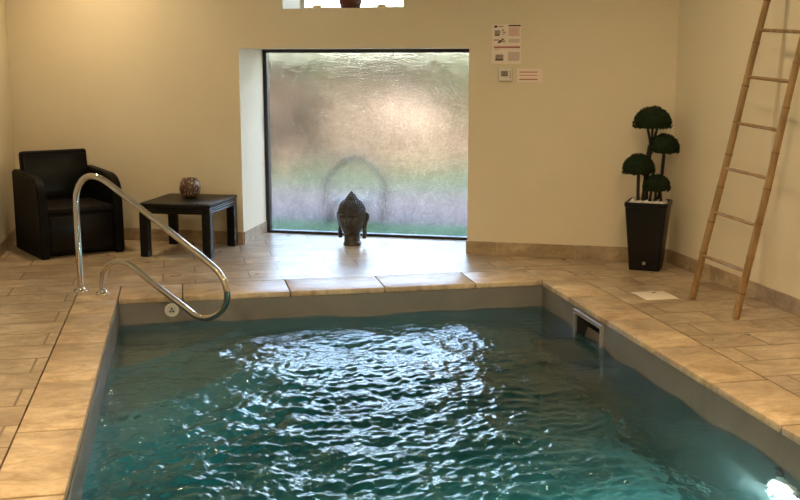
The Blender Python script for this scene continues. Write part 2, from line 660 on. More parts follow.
# ------------------------------------------------------------------ windows
GD = .69   # glass depth in the recess
t = empty('window_1', (0, 0, 0)); tag(t, kind='structure')
bm = BM()
box(bm, (-.045, GD - .03, 0), (-.005, GD + .04, OPT), M=WM)
box(bm, (-.005, GD - .03, OPT - .03), (OPR, GD + .04, OPT), M=WM)
box(bm, (-.005, GD - .03, 0), (OPR, GD + .04, .024), M=WM)
box(bm, (OPR - .03, GD - .03, .024), (OPR, GD + .04, OPT - .03), M=WM)
link('window_frame', bm, FRAME, t)
bm = BM(); box(bm, (-.006, GD, .022), (OPR - .028, GD + .012, OPT - .028)); 
g = link('pane', bm, FROST, t); g.matrix_world = WM; g['label'] = 'large frosted pane'
t = empty('window_2', (0, 0, 0)); tag(t, kind='structure')
bm = BM()
ud = .46
box(bm, (US0, ud, UZ0), (US0 + .035, ud + .05, UZ1), M=WM)
box(bm, (US1 - .035, ud, UZ0), (US1, ud + .05, UZ1), M=WM)
box(bm, (US0 + .035, ud, UZ0), (US1 - .035, ud + .05, UZ0 + .03), M=WM)
box(bm, (US0 + .035, ud, UZ1 - .03), (US1 - .035, ud + .05, UZ1), M=WM)
link('window_frame', bm, simple('pale_window_frame', (.62, .56, .44), .4), t)
bm = BM(); box(bm, (US0 + .033, ud + .02, UZ0 + .028), (US1 - .033, ud + .026, UZ1 - .028))
g = link('pane', bm, CLEAR, t); g.matrix_world = WM

# ------------------------------------------------------------------ ceiling downlights (above the frame)
EMIT = NT('lamp_diffuser')
EMIT.set((.9, .85, .75), .5, Emission_Strength=3.0)
EMIT.b.inputs['Emission Color'].default_value = (1, .74, .44, 1)
spots = ['over the black armchair', 'over the deck by the frosted window', 'near the black planter', 'over the left deck by the pool steps',
         'over the right deck past the ladder', 'over the near left deck', 'over the near right deck', 'added behind the camera for frontal light']
for (x, y, e), wd in zip(DOWNLIGHTS, spots):
    t = empty('ceiling_light', (x, y, 2.75))
    tag(t, 'round recessed ceiling downlight ' + wd, 'light', 'recessed ceiling downlights')
    bm = BM(); lathe(bm, [(.125, 0), (.125, -.012), (.10, -.016), (.09, -.004), (.09, 0)], 32, cap=False); link('trim_ring', bm, WHITEPL, t, auto=40)
    bm = BM(); lathe(bm, [(.089, -.002), (.089, -.007)], 32); link('diffuser', bm, EMIT.m, t)

# ------------------------------------------------------------------ handrail
rail2d = [(0, 0), (0, .28), (0, .60), (.018, .70), (.075, .772), (.155, .796), (.25, .775), (.381, .705), (.786, .472), (1.10, .285), (1.185, .215),
          (1.222, .14), (1.222, .06), (1.175, -.015), (1.09, -.064), (.99, -.070), (.88, -.016), (.602, .133), (.475, .207), (.395, .235), (.30, .225), (.225, .17), (.197, .09), (.197, 0)]
t = empty('handrail', (-.262, .305, 0), R(-38.6))
tag(t, 'polished steel looped pool handrail standing on the deck corner', 'handrail')
bm = BM(); tube(bm, catmull([(x, 0, z) for x, z in rail2d], 10), .0205, 20); link('rail', bm, CHROME, t, smooth=True)
for x in (0, .197):
    bm = BM(); lathe(bm, [(.021, .03), (.026, .026), (.030, .014), (.047, .009), (.050, .002), (.050, 0)], 32, M=Matrix.Translation((x, 0, 0)))
    link('base_flange', bm, CHROME, t, auto=40)

# ------------------------------------------------------------------ armchair
def armchair():
    t = empty('armchair', (-.493, 1.985, 0), R(23.5))
    tag(t, 'black woven plastic armchair in the left corner of the room', 'armchair')
    Wd, D = .70, .70
    def side_profile(n=9):
        # y forward negative; x=depth coordinate -> profile in (y, z)
        pts = [(D / 2, 0), (D / 2, .665)]
        pts.append((-D / 2 + .20, .645))
        for k in range(1, n + 1):
            a = PI / 2 * k / n
            pts.append((-D / 2 + .20 - .19 * math.sin(a), .645 - .15 * (1 - math.cos(a)) ))
        pts.append((-D / 2, .30))
        pts.append((-D / 2, 0))
        return pts
    for sx in (-1, 1):
        bm = BM()
        x0, x1 = (-.343, -.266) if sx < 0 else (.266, .343)
        pr = side_profile()
        A = [bm.verts.new((x0, y, z)) for y, z in pr]
        B = [bm.verts.new((x1, y, z)) for y, z in pr]
        bm.faces.new(A); bm.faces.new(B[::-1])
        n = len(pr)
        for k in range(n):
            bm.faces.new((A[k], B[k], B[(k + 1) % n], A[(k + 1) % n]))
        bmesh.ops.recalc_face_normals(bm, faces=bm.faces[:])
        es = [e for e in bm.edges if e.calc_face_angle(0) > R(60)]
        bmesh.ops.bevel(bm, geom=es, offset=.012, segments=3, affect='EDGES')
        link('armrest', bm, WEAVE, t, auto=35)
    bm = BM()
    box(bm, (-.268, -.315, .03), (.268, .30, .35), .008)
    link('seat_base', bm, WEAVE, t, auto=35)
    bm = BM()
    box(bm, (-.245, -.325, .06), (.245, -.316, .33), .003)      # raised front panel
    link('front_panel', bm, BLACKPL, t, auto=35)
    bm = BM()
    box(bm, (-.266, -.335, .352), (.266, .22, .402), .016, 3)
    link('seat', bm, SEATM, t, auto=35)
    bm = BM()
    M = Matrix.Translation((0, .26, .38)) @ Matrix.Rotation(R(-9), 4, 'X')
    box(bm, (-.278, -.035, -.3), (.278, .045, .435), .022, 4, M=M)
    link('backrest', bm, WEAVE, t, auto=35)
    bm = BM()
    box(bm, (-.262, -.052, .04), (.262, -.036, .395), .007, 2, M=M)
    link('back_cushion', bm, BLACKPL, t, auto=35)
armchair()

# ------------------------------------------------------------------ side table
def side_table():
    t = empty('side_table', (.490, 1.738, 0), R(-21.5))
    tag(t, 'low square black woven plastic side table by the back wall', 'table')
    w2, d2, H = .302, .335, .434
    bm = BM()
    box(bm, (-w2, -d2, H - .028), (w2, d2, H), .006)
    for k in range(15):
        x = -w2 + .03 + k * (2 * w2 - .06) / 14
        box(bm, (x - .011, -d2 + .025, H - .002), (x + .011, d2 - .025, H + .0025), .002, 1)
    link('table_top', bm, BLACKPL, t, auto=35)
    bm = BM()
    for (x0, x1, y0, y1) in ((-w2 + .006, w2 - .006, -d2 + .004, -d2 + .03), (-w2 + .006, w2 - .006, d2 - .03, d2 - .004)):
        for k in range(3):
            box(bm, (x0, y0, H - .046 - k * .018), (x1, y1, H - .030 - k * .018), .006, 3)
    for (x0, x1) in ((-w2 + .004, -w2 + .03), (w2 - .03, w2 - .004)):
        for k in range(3):
            box(bm, (x0, -d2 + .03, H - .046 - k * .018), (x1, d2 - .03, H - .030 - k * .018), .006, 3)
    link('apron', bm, BLACKPL, t, auto=35)
    for sx in (-1, 1):
        for sy in (-1, 1):
            bm = BM()
            cx, cy = sx * (w2 - .040), sy * (d2 - .040)
            box(bm, (cx - .034, cy - .034, 0), (cx + .034, cy + .034, H - .026), .004)
            for k in range(22):
                z = .006 + k * .0175
                if z < H - .09:
                    box(bm, (cx - .037, cy - .037, z), (cx + .037, cy + .037, z + .012), .005, 2)
            link('leg', bm, BLACKPL, t, auto=35)
side_table()

# vase on the table
bm = BM()
prof = [(.040, 0), (.060, .006), (.080, .030), (.088, .065), (.085, .10), (.076, .132), (.063, .148), (.060, .157), (.054, .157), (.056, .145), (.068, .128), (.078, .098), (.080, .065), (.070, .03), (.04, .012)]
lathe(bm, prof, 40)
v = link('candle_bowl', bm, VASEM, smooth=True, loc=(.502, 1.84, .4372))
tag(v, 'round brown bowl with pale oval dots standing on the black side table', 'bowl')

# ------------------------------------------------------------------ stone head
def buddha_head():
    t = empty('head_statue', (1.845, 1.75, 0), R(-28))
    tag(t, 'dark carved statue head with topknot on the floor before the frosted pane', 'statue')
    t.scale = (1, 1, 1)
    # face and skull: a shaped sphere, front is -y
    nu, nv = 120, 110
    C = Vector((0, 0, .238))
    def g(a, s): return math.exp(-(a / s) ** 2)
    SE = lambda q, e=.72: math.copysign(abs(q) ** e, q)
    def pt(u, v):
        # u: azimuth, 0 = front (-y); v: polar from top
        d = Vector((math.sin(u) * math.sin(v), -math.cos(u) * math.sin(v), math.cos(v)))
        rs = SE(math.sin(v), .52 if d.z > 0 else .72) if 0 < v < PI else 0
        tp = 1 if d.z > 0 else 1 - .30 * d.z * d.z      # taper to the chin
        p = Vector((math.sin(u) * rs * .114 * tp, -math.cos(u) * rs * .124 * tp, d.z * (.148 if d.z > 0 else .172)))
        z = p.z
        front = max(0, math.cos(u)) if math.sin(v) > 0 else 0
        x = p.x
        if d.y < 0:
            f = 0
            f += .042 * g(x, .0095 + .010 * max(0, min(1, (.02 - z) / .06))) * (g(z + .022, .030)) * 1.0      # nose
            f += .012 * g(x, .007) * g(z - .020, .025)                        # bridge
            for s in (-1, 1):
                f += .013 * g(x - s * .040, .030) * g(z - .030 - .008 * g(x - s * .04, .02), .008)   # brow ridge
                f -= .022 * g(x - s * .040, .022) * g(z - .012, .011)         # socket
                f += .009 * g(x - s * .040, .020) * g(z - .002, .010)         # lid
                f -= .005 * g(x - s * .040, .022) * g(z + .008, .003)         # lid line
                f += .006 * g(x - s * .050, .026) * g(z + .045, .026)         # cheek
                f += .009 * g(x - s * .015, .008) * g(z + .044, .008)         # nostril
            f += .016 * g(x, .026) * g(z + .072, .0065)                       # upper lip
            f += .017 * g(x, .020) * g(z + .088, .0075)                       # lower lip
            f -= .006 * g(x, .030) * g(z + .0795, .0025)                      # mouth line
            f -= .005 * g(x, .022) * g(z + .103, .006)
            f += .012 * g(x, .024) * g(z + .122, .014)                        # chin
            p.y -= f * min(1, -d.y * 2.2)
        return C + p
    bm = BM()
    rings = []
    for i in range(1, nv):
        vv = PI * i / nv
        rings.append([bm.verts.new(pt(2 * PI * j / nu, vv)) for j in range(nu)])
    for a, b in zip(rings, rings[1:]):
        for j in range(nu):
            bm.faces.new((a[j], a[(j + 1) % nu], b[(j + 1) % nu], b[j]))
    bm.faces.new(rings[0]); bm.faces.new(rings[-1][::-1])
    link('face', bm, HEADM, t, smooth=True)
    # neck with collar lip
    bm = BM()
    lathe(bm, [(.074, 0), (.078, .008), (.076, .022), (.070, .034), (.068, .050), (.071, .057), (.067, .063), (.068, .095), (.07, .13), (.03, .16)], 40,
          M=Matrix.Translation((0, .008, 0)) @ Matrix.Diagonal((1, 1.05, 1, 1)))
    link('neck', bm, HEADM, t, smooth=True)
    # ears with long lobes
    for s in (-1, 1):
        bm = BM()
        path = [(s * .108, .008, .252), (s * .122, .014, .276), (s * .130, .024, .262), (s * .127, .026, .226), (s * .117, .016, .180), (s * .112, .010, .140), (s * .110, .006, .095), (s * .107, .006, .060)]
        tube(bm, catmull(path, 6), [.006 + .011 * math.sin(min(1, k / 12) * PI / 2) - .004 * (k > 18) + .004 * (k > 30) for k in range(len(path) * 6 - 5)], 12)
        tube(bm, catmull([(s * .110, -.010, .258), (s * .114, -.012, .225), (s * .110, -.008, .185), (s * .106, -.006, .13), (s * .104, -.004, .07)], 6), .008, 10)
        box(bm, (min(s * .098, s * .114), -.010, .07), (max(s * .098, s * .114), .018, .262), .004, 2)
        bmesh.ops.transform(bm, matrix=Matrix.Translation((0, .004, 0)), verts=bm.verts[:])
        link('ear', bm, HEADM, t, smooth=True)
    # hair cap with rows of curls, and the topknot
    bm = BM()
    n1, n2 = 20, 64
    rr_ = []
    for i in range(1, n1 + 1):
        vv = R(80) * i / n1
        row = []
        for j in range(n2):
            u = 2 * PI * j / n2
            cut = vv * (1 - .14 * max(0, math.cos(u)) + .38 * max(0, -math.cos(u)))
            d = Vector((math.sin(u) * math.sin(cut), -math.cos(u) * math.sin(cut), math.cos(cut)))
            row.append(bm.verts.new(C + Vector((math.sin(u) * SE(math.sin(cut), .52) * .1175, -math.cos(u) * SE(math.sin(cut), .52) * .1275, d.z * .152))))
        rr_.append(row)
    for a, b in zip(rr_, rr_[1:]):
        for j in range(n2):
            bm.faces.new((a[j], a[(j + 1) % n2], b[(j + 1) % n2], b[j]))
    bm.faces.new(rr_[0])
    def curl(p, nrm, r):
        M = Matrix.Translation(p) @ nrm.to_track_quat('Z', 'Y').to_matrix().to_4x4()
        lathe(bm, [(r, -.003), (r * .92, r * .35), (r * .55, r * .75), (r * .1, r * .95)], 8, M=M)
    for i in range(1, 12):
        vv = R(6) + R(74) * i / 11
        cnt = max(6, int(2 * PI * math.sin(vv) * .12 / .0165))
        for j in range(cnt):
            u = 2 * PI * (j + .5 * (i % 2)) / cnt
            cut = vv * (1 - .14 * max(0, math.cos(u)) + .38 * max(0, -math.cos(u)))
            d = Vector((math.sin(u) * math.sin(cut), -math.cos(u) * math.sin(cut), math.cos(cut)))
            curl(C + Vector((math.sin(u) * SE(math.sin(cut), .52) * .1175, -math.cos(u) * SE(math.sin(cut), .52) * .1275, d.z * .152)), d, .0088)
    link('hair', bm, HEADM, t, smooth=True)
    bm = BM()
    prof = [(.054, .366), (.057, .384), (.050, .400), (.038, .416), (.026, .432), (.015, .447), (.006, .462), (.001, .468)]
    lathe(bm, prof, 32)
    for k, (r, z) in enumerate([(.057, .384), (.050, .398), (.041, .412), (.031, .425), (.021, .438), (.011, .451)]):
        cnt = max(5, int(2 * PI * r / .0165))
        for j in range(cnt):
            u = 2 * PI * (j + .5 * (k % 2)) / cnt
            d = Vector((math.cos(u), math.sin(u), .45)).normalized()
            curl(Vector((r * math.cos(u), r * math.sin(u), z)), d, .0078)
    link('topknot', bm, HEADM, t, smooth=True)
buddha_head()

# ------------------------------------------------------------------ topiary in a tall planter
def topiary():
    px, py = 3.872, .285
    t = empty('potted_topiary', (px, py, 0), R(-33))
    tag(t, 'artificial topiary with four dark green domes in a tall black planter', 'plant')
    # pot: square, tapering to the base; rotated so one edge points at the room
    bm = BM()
    def sq(h, z, r=.02):
        pts = []
        for (sx, sy, a0) in ((1, 1, 0), (-1, 1, 90), (-1, -1, 180), (1, -1, 270)):
            for k in range(4):
                a = R(a0 + 30 * k)
                pts.append((sx * (h - r) + r * math.cos(a), sy * (h - r) + r * math.sin(a), z))
        return [bm.verts.new(p) for p in pts]
    secs = [sq(.112, 0), sq(.113, .004), sq(.152, .480), sq(.157, .483), sq(.158, .512), sq(.154, .516), sq(.145, .516), sq(.142, .512), sq(.140, .476)]
    for a, b in zip(secs, secs[1:]):
        for k in range(16):
            bm.faces.new((a[k], a[(k + 1) % 16], b[(k + 1) % 16], b[k]))
    bm.faces.new(secs[0][::-1]); bm.faces.new(secs[-1])
    pot = link('planter', bm, POTM, t, auto=35)
    bm = BM()
    box(bm, (-.012, -.1205, .045), (.012, -.115, .069), .002, 1)
    box(bm, (-.008, -.1215, .055), (.008, -.1202, .058)); box(bm, (-.002, -.1215, .049), (.002, -.1202, .065))
    link('badge', bm, BADGE, pot)
    bm = BM()
    rnd = random.Random(3)
    for k in range(260):
        x, y = rnd.uniform(-.125, .125), rnd.uniform(-.125, .125)
        r = rnd.uniform(.009, .016)
        M = Matrix.Translation((x, y, .500 + rnd.uniform(0, .020))) @ Matrix.Rotation(rnd.uniform(0, 3), 4, 'Z') @ Matrix.Diagonal((1.3, .9, .7, 1))
        bmesh.ops.create_icosphere(bm, subdivisions=1, radius=r, matrix=M)
    o = link('pebbles', bm, PEB, t, smooth=True); o['kind'] = 'stuff'; o['label'] = 'white pebbles'
    inv = Matrix.Rotation(R(33), 4, 'Z')
    def loc(dx, dy, z):   # offsets in camera-facing room axes -> local
        v = inv @ Vector((dx, dy, 0))
        return Vector((v.x, v.y, z))
    c, s = math.cos(R(-11.6)), math.sin(R(-11.6))
    def cl(across, deep, z):  # across = to the right, deep = away
        return loc(across * c - deep * s, across * s + deep * c, z)
    domes = [(.012, .03, 1.085, .142, .135), (.098, -.02, .905, .106, .115), (-.09, -.02, .75, .120, .122), (.035, -.075, .63, .100, .092)]
    rnd = random.Random(11)
    for (ax, dp, zb, rad, hh) in domes:
        bm = BM()
        cen = cl(ax, dp, zb)
        # core
        lathe(bm, [(rad * .35, -.012), (rad * .72, -.026), (rad * .92, -.004), (rad * .96, .025), (rad * .88, hh * .50), (rad * .62, hh * .78), (rad * .3, hh * .93), (.004, hh * .96)], 28, M=Matrix.Translation(cen))
        for k in range(760):
            u = rnd.uniform(0, 2 * PI)
            q = rnd.uniform(-.30, 1)
            el = math.asin(max(-1, min(1, q)))
            d = Vector((math.cos(u) * math.cos(el), math.sin(u) * math.cos(el), math.sin(el)))
            p = cen + Vector((d.x * rad, d.y * rad, d.z * (hh if d.z > 0 else .09))) * rnd.uniform(.90, 1.02)
            nrm = (d + Vector((rnd.uniform(-.6, .6), rnd.uniform(-.6, .6), rnd.uniform(-.6, .6)))).normalized()
            q_ = nrm.to_track_quat('Z', 'Y').to_matrix().to_4x4()
            l = rnd.uniform(.009, .015)
            M = Matrix.Translation(p) @ q_ @ Matrix.Rotation(rnd.uniform(0, 6), 4, 'Z')
            a = [M @ Vector(v) for v in ((-l, 0, 0), (0, -l * .55, .003), (l, 0, 0), (0, l * .55, .003))]
            bm.faces.new([bm.verts.new(v) for v in a])
        link('foliage', bm, LEAFT, t)
    stems = [(-.012, .02, 0), (.075, .03, 1), (-.085, -.015, 2), (.032, -.06, 3)]
    for (bx, by, k) in stems:
        ax, dp, zb, rad, hh = domes[k]
        bm = BM()
        top = cl(ax, dp, zb + .03)
        if k == 0:
            P = [cl(bx - .015, by, .485), cl(bx - .012, by, .60), cl(bx - .005, by, .78), cl(ax - .008, dp, .93)]
            tube(bm, catmull(P, 6), [.030 - .010 * min(1, j / 8) for j in range(19)], 12)
            for off in (-.05, 0.0, .05):
                P = [cl(ax - .008, dp, .90), cl(ax + off * .35, dp, .98), cl(ax + off, dp, zb + .03)]
                tube(bm, catmull(P, 6), .0095, 8)
        elif k == 3:
            for off in (-.038, .004, .045):
                P = [cl(bx + off * .9, by, .485), cl(bx + off, by, .53), cl(bx + off * .6, by, zb + .02)]
                tube(bm, catmull(P, 6), [.018 - .008 * min(1, j / 7) for j in range(13)], 10)
        else:
            P = [cl(bx, by, .485), cl(bx, by, .52), cl(bx * .6 + ax * .4, dp * .5 + by * .5, .60), top]
            tube(bm, catmull(P, 6), [.024, .025, .025, .024, .022, .019, .016, .014, .013] + [.0125] * 10, 12)
        link('trunk', bm, TRUNKM, t, smooth=True)
topiary()

# ------------------------------------------------------------------ bamboo ladder
def ladder():
    F = [Vector((3.713, -.777, 0)), Vector((3.722, -1.330, 0))]
    t = empty('ladder', (3.718, -1.05, 0))
    tag(t, 'bamboo ladder leaning against the right wall', 'ladder')
    base = Vector((3.718, -1.05, 0))
    zt = 2.48
    def at(i, z):
        e = .100 if i == 0 else .060
        return F[i] + Vector((.158 * z, -e * z, z)) - base
    rnd = random.Random(4)
    for i in (0, 1):
        bm = BM()
        pts, rad = [], []
        z = .0
        nodes = []
        zz = .10 + .06 * i
        while zz < zt:
            nodes.append(zz); zz += rnd.uniform(.20, .27)
        N = 150
        for k in range(N + 1):
            z = zt * k / N
            r = 0.0235 - .0040 * z / zt
            b = 0
            for q in nodes:
                b = max(b, math.exp(-((z - q) / .006) ** 2))
            w = .004 * math.sin(z * 5 + i) 
            pts.append(at(i, z + .004) + Vector((0, w, 0)))
            rad.append(r * (1 + .13 * b))
        tube(bm, pts, rad, 14)
        for q in nodes:
            a = at(i, q - .002) + Vector((0, .004 * math.sin(q * 5 + i), 0)); b = at(i, q + .006) + Vector((0, .004 * math.sin(q * 5 + i), 0))
            rr = (0.0235 - .0040 * q / zt) * 1.10
            tube(bm, [a, b], rr, 14, mat=1)
        link('rail', bm, [BAMBOO, BAMDARK], t, auto=40)
    for k in range(8):
        bm = BM()
        z = .300 + k * .288
        a, b = at(0, z), at(1, z * .985)
        d = (b - a).normalized()
        a2, b2 = a - d * .012, b + d * .012
        tube(bm, [a2 + (b2 - a2) * j / 10 for j in range(11)], [.0105 + .0012 * (j % 4 == 0) for j in range(11)], 10)
        link('rung', bm, BAMBOO, t, smooth=True)
ladder()

# ------------------------------------------------------------------ notices and thermostat on the back wall
def notice(name, s0, s1, z0, z1, items, paper, label, cat):
    t = empty(name, W((s0 + s1) / 2, 0, (z0 + z1) / 2))
    t.rotation_euler = (0, 0, WANG)
    tag(t, label, cat)
    w2, h2 = (s1 - s0) / 2, (z1 - z0) / 2
    bm = BM(); box(bm, (-w2, -.003, -h2), (w2, -.0002, h2)); link('sheet', bm, paper, t)
    for nm, mat, boxes in [(q[0], q[1], [b]) for q in items if q[0] == 'printed_mark' for b in q[2]] + [q for q in items if q[0] != 'printed_mark']:
        bm = BM()
        for (x0, y0, x1, y1) in boxes:   # fractions from the top left
            box(bm, (-w2 + x0 * 2 * w2, -.0042, h2 - y1 * 2 * h2), (-w2 + x1 * 2 * w2, -.0028, h2 - y0 * 2 * h2))
        link(nm, bm, mat, t)
    return t
lines = lambda x0, x1, ya, yb, n, th=.4: [(x0, ya + (yb - ya) * k / n, x1 - (.04 if k % 3 == 2 else 0), ya + (yb - ya) * (k + th) / n) for k in range(n)]
t = notice('wall_notice', 2.118, 2.346, 1.527, 1.832, [
    ('printed_mark', INKDK, [(.07, .03, .18, .085), (.56, .02, .98, .055), (.09, .26, .26, .29), (.24, .40, .36, .44), (.20, .44, .30, .47), (.32, .36, .42, .39), (.12, .88, .40, .915)]),
    ('printed_mark', INKGR, [(.22, .04, .38, .07), (.09, .15, .28, .26), (.34, .13, .42, .17), (.36, .19, .48, .22), (.34, .24, .44, .26), (.06, .38, .24, .41), (.36, .41, .46, .45), (.13, .76, .40, .88)]),
    ('text_block', INKGR, lines(.58, .96, .375, .47, 4)), ('text_block', INKGR, lines(.56, .98, .70, .93, 9)),
    ('printed_mark', INKRED, [(.07, .555, .97, .60), (.07, .625, .28, .635)]), ('text_block', INKRED, lines(.57, .95, .09, .30, 8)),
    ], PAPER, 'tall printed notice with pictures and a red band on the back wall', 'notice')
bm = BM(); box(bm, (-.124, -.006, -.158), (-.108, -.001, -.142), .002); link('clip', bm, CLIP, t)
notice('wall_sign', 2.322, 2.520, 1.385, 1.492, [
    ('red_print', INKRED, [(.08, .22, .80, .29), (.08, .46, .80, .51), (.08, .74, .80, .82)])], PAPERPINK,
    'small pink notice with three red lines beside the thermostat', 'notice')
t = empty('thermostat', W(2.229, 0, 1.447)); t.rotation_euler = (0, 0, WANG)
tag(t, 'small white thermostat on the back wall under the tall notice', 'thermostat')
bm = BM(); box(bm, (-.056, -.026, -.052), (.056, -.0002, .052), .012, 3); link('case', bm, WHITEPL, t, auto=35)
bm = BM(); box(bm, (-.032, -.0285, -.016), (.022, -.0255, .026), .002, 1); link('display', bm, simple('grey_display', (.20, .17, .14), .3), t)
bm = BM()
for k in range(4): box(bm, (.034, -.0285, -.03 + k * .016), (.046, -.0255, -.022 + k * .016))
link('vent_slots', bm, INKGR, t)

# ------------------------------------------------------------------ things on the upper sill
bm = BM()
lathe(bm, [(.060, 0), (.078, .008), (.092, .05), (.10, .10), (.095, .15), (.06, .19), (.055, .21), (.048, .21), (.05, .19), (.08, .15), (.085, .1), (.05, .02)], 36)
tag(link('sill_vase', bm, REDVASE, smooth=True, loc=tuple(W(.93, .13, UZ0 + .001))), 'dark red round vase in the middle of the upper window sill', 'vase')
for s, wd in ((.655, 'left'), (1.20, 'right')):
    t = empty('tealight_holder', W(s, .10, UZ0 + .001))
    tag(t, f'small pale yellow flower shaped tealight on the upper sill, {wd} of the red vase', 'candle', 'tealights on the upper sill')
    for j in range(6):
        bm = BM()
        M = Matrix.Rotation(j * PI / 3, 4, 'Z') @ Matrix.Translation((.026, 0, .014)) @ Matrix.Rotation(R(-35), 4, 'Y')
        bmesh.ops.create_uvsphere(bm, u_segments=14, v_segments=8, radius=.02, matrix=M @ Matrix.Diagonal((1, .75, .45, 1)))
        link('petal', bm, WAXM, t, smooth=True)
    bm = BM(); lathe(bm, [(.016, .0), (.02, .01), (.018, .032), (.002, .030)], 20); link('candle', bm, WAXM, t, smooth=True)

# ------------------------------------------------------------------ pool fittings
def fitting_M(p, nrm):
    return Matrix.Translation(p) @ Vector(nrm).to_track_quat('Z', 'Y').to_matrix().to_4x4()
t = empty('return_inlet', (0, 0, 0)); t.matrix_world = fitting_M((.345, -.0005, -.092), (0, -1, 0))
tag(t, 'round white return inlet on the back pool wall under the handrail', 'inlet')
bm = BM(); lathe(bm, [(.047, 0), (.047, .004), (.042, .009), (.030, .010), (.028, .006), (.0, .006)], 36); link('flange', bm, CREAMPL, t, auto=40)
bm = BM(); lathe(bm, [(.026, .005), (.026, .010), (.022, .014), (.004, .0145)], 30); link('eyeball', bm, WHITEPL, t, auto=40)
bm = BM()
for a in (0, 120, 240):
    M = Matrix.Rotation(R(a + 90), 4, 'Z') @ Matrix.Translation((.011, 0, 0))
    box(bm, (-.007, -.0055, .013), (.007, .0055, .0165), .002, 1, M=M)
link('nozzle_slots', bm, DARKIN, t)

t = empty('skimmer', (PW, (sy0 + sy1) / 2, -.18))
tag(t, 'grey framed skimmer opening in the right pool wall', 'skimmer')
ym, hw = (sy0 + sy1) / 2, (sy1 - sy0) / 2
bm = BM()
fz0, fz1 = sz0 + .18 - .02, sz1 + .18 + .012
for b_ in (((-.018, -hw - .025, fz1 - .028), (.001, hw + .025, fz1)), ((-.018, -hw - .025, fz0), (.001, hw + .025, fz0 + .03)),
           ((-.018, -hw - .025, fz0 + .03), (.001, -hw + .012, fz1 - .028)), ((-.018, hw - .012, fz0 + .03), (.001, hw + .025, fz1 - .028))):
    box(bm, *b_, .003, 1)
link('frame', bm, SKIMFR, t)
bm = BM()
y0, y1, q0, q1 = -hw + .002, hw - .002, sz0 + .182, sz1 + .178
box(bm, (.0, y0, q0), (.19, y0 + .006, q1)); box(bm, (.0, y1 - .006, q0), (.19, y1, q1))
box(bm, (.0, y0, q0), (.19, y1, q0 + .006)); box(bm, (.0, y0, q1 - .006), (.19, y1, q1)); box(bm, (.182, y0, q0), (.19, y1, q1))
link('throat', bm, DARKIN, t)
bm = BM()
M = Matrix.Translation((.05, 0, -.06)) @ Matrix.Rotation(R(18), 4, 'Y')
box(bm, (-.004, y0 + .02, -.05), (.004, y1 - .02, .075), .003, 1, M=M)
link('flap', bm, simple('grey_flap', (.16, .14, .12), .4), t)

t = empty('access_cover', (3.521, -.632, .0005), R(-1))
tag(t, 'square cream access lid set in the right deck near the ladder', 'lid')
M = Matrix(((1, 0, 0, 0), (0, 1, 0, 0), (0, 0, 1, 0), (0, 0, 0, 1)))
bm = BM(); box(bm, (-.115, -.120, 0), (.115, .120, .006), .003, 2); link('plate', bm, CREAMPL, t, auto=40)
bm = BM(); lathe(bm, [(.013, .0055), (.013, .0072), (.009, .0075)], 20, M=Matrix.Translation((.02, .07, 0))); link('finger_hole', bm, DARKIN, t)

t = empty('wall_nozzle', (0, 0, 0)); t.matrix_world = fitting_M((PW - .0005, -3.13, -.245), (-1, 0, 0))
tag(t, 'small oval underwater nozzle with dark ring on the right pool wall', 'nozzle')
bm = BM(); lathe(bm, [(.036, 0), (.036, .006), (.028, .010), (.024, .004), (.024, 0)], 30, cap=False); link('ring', bm, DARKIN, t, auto=40)
bm = BM(); lathe(bm, [(.024, .001), (.022, .006), (.008, .009), (.006, .004)], 30); link('nozzle', bm, SKIMFR, t, auto=40)

t = empty('pool_lamp', (0, 0, 0)); t.matrix_world = fitting_M((PW - .0005, -3.20, -.41), (-1, 0, 0))
tag(t, 'glowing round underwater lamp on the right pool wall', 'lamp')
bm = BM(); lathe(bm, [(.13, 0), (.13, .012), (.112, .022), (.105, .014), (.105, 0)], 40, cap=False); link('rim', bm, WHITEPL, t, auto=40)
LE = NT('lit_lamp_lens'); LE.set((.8, .9, 1), .3, Emission_Strength=22.0); LE.b.inputs['Emission Color'].default_value = (.80, .93, 1, 1)
bm = BM(); lathe(bm, [(.104, .002), (.104, .012), (.07, .020), (.0, .023)], 36); link('lens', bm, LE.m, t, smooth=True)
l = light('pool_lamp_light', 'AREA', (PW - .05, -3.20, -.41), 150, (.72, .92, 1), shape='DISK', size=.2)
l.rotation_euler = Vector((-.8, .1, -.5)).to_track_quat('-Z', 'Y').to_euler()

# ------------------------------------------------------------------ garden outside, seen blurred through the frosted glass
LAWN = m_leaf('lawn_grass', (.010, .034, .010), (.022, .055, .016), 14)
PAVE = simple('grey_paving', (.050, .046, .046), .8, scale=3, var=.15, Specular_IOR_Level=0.05)
SOIL = simple('dry_ground', (.055, .045, .030), .9, scale=2, var=.2, Specular_IOR_Level=0.05)
STUC = simple('beige_garden_wall', (.092, .074, .052), .9, scale=2, var=.12, Specular_IOR_Level=0.05)
LEAF1 = m_leaf('olive_leaves', (.018, .026, .010), (.065, .080, .034), 6)
LEAF2 = m_leaf('brown_green_leaves', (.010, .008, .005), (.045, .035, .022), 6)
BARK = simple('tree_bark', (.14, .09, .055), .9)
def ground(name, d0, d1, mat, z, label, cat):
    bm = BM(); box(bm, (-22, d0, z - .3), (26, d1, z), M=WM)
    o = link(name, bm, mat); tag(o, label, cat, kind='structure'); return o
ground('ground_lawn_strip', .765, 1.55, LAWN, -.02, 'bright green grass strip outside the frosted pane', 'grass')
ground('ground_paving', 1.55, 4.3, PAVE, -.03, 'grey paved terrace outside', 'paving')
ground('ground_lawn', 4.3, 7.2, m_leaf('dry_lawn_grass', (.016, .028, .012), (.034, .046, .020), 9), -.03, 'green lawn beyond the terrace', 'grass')
ground('ground_soil', 7.2, 60, SOIL, -.03, 'dry ground of the far garden', 'ground')
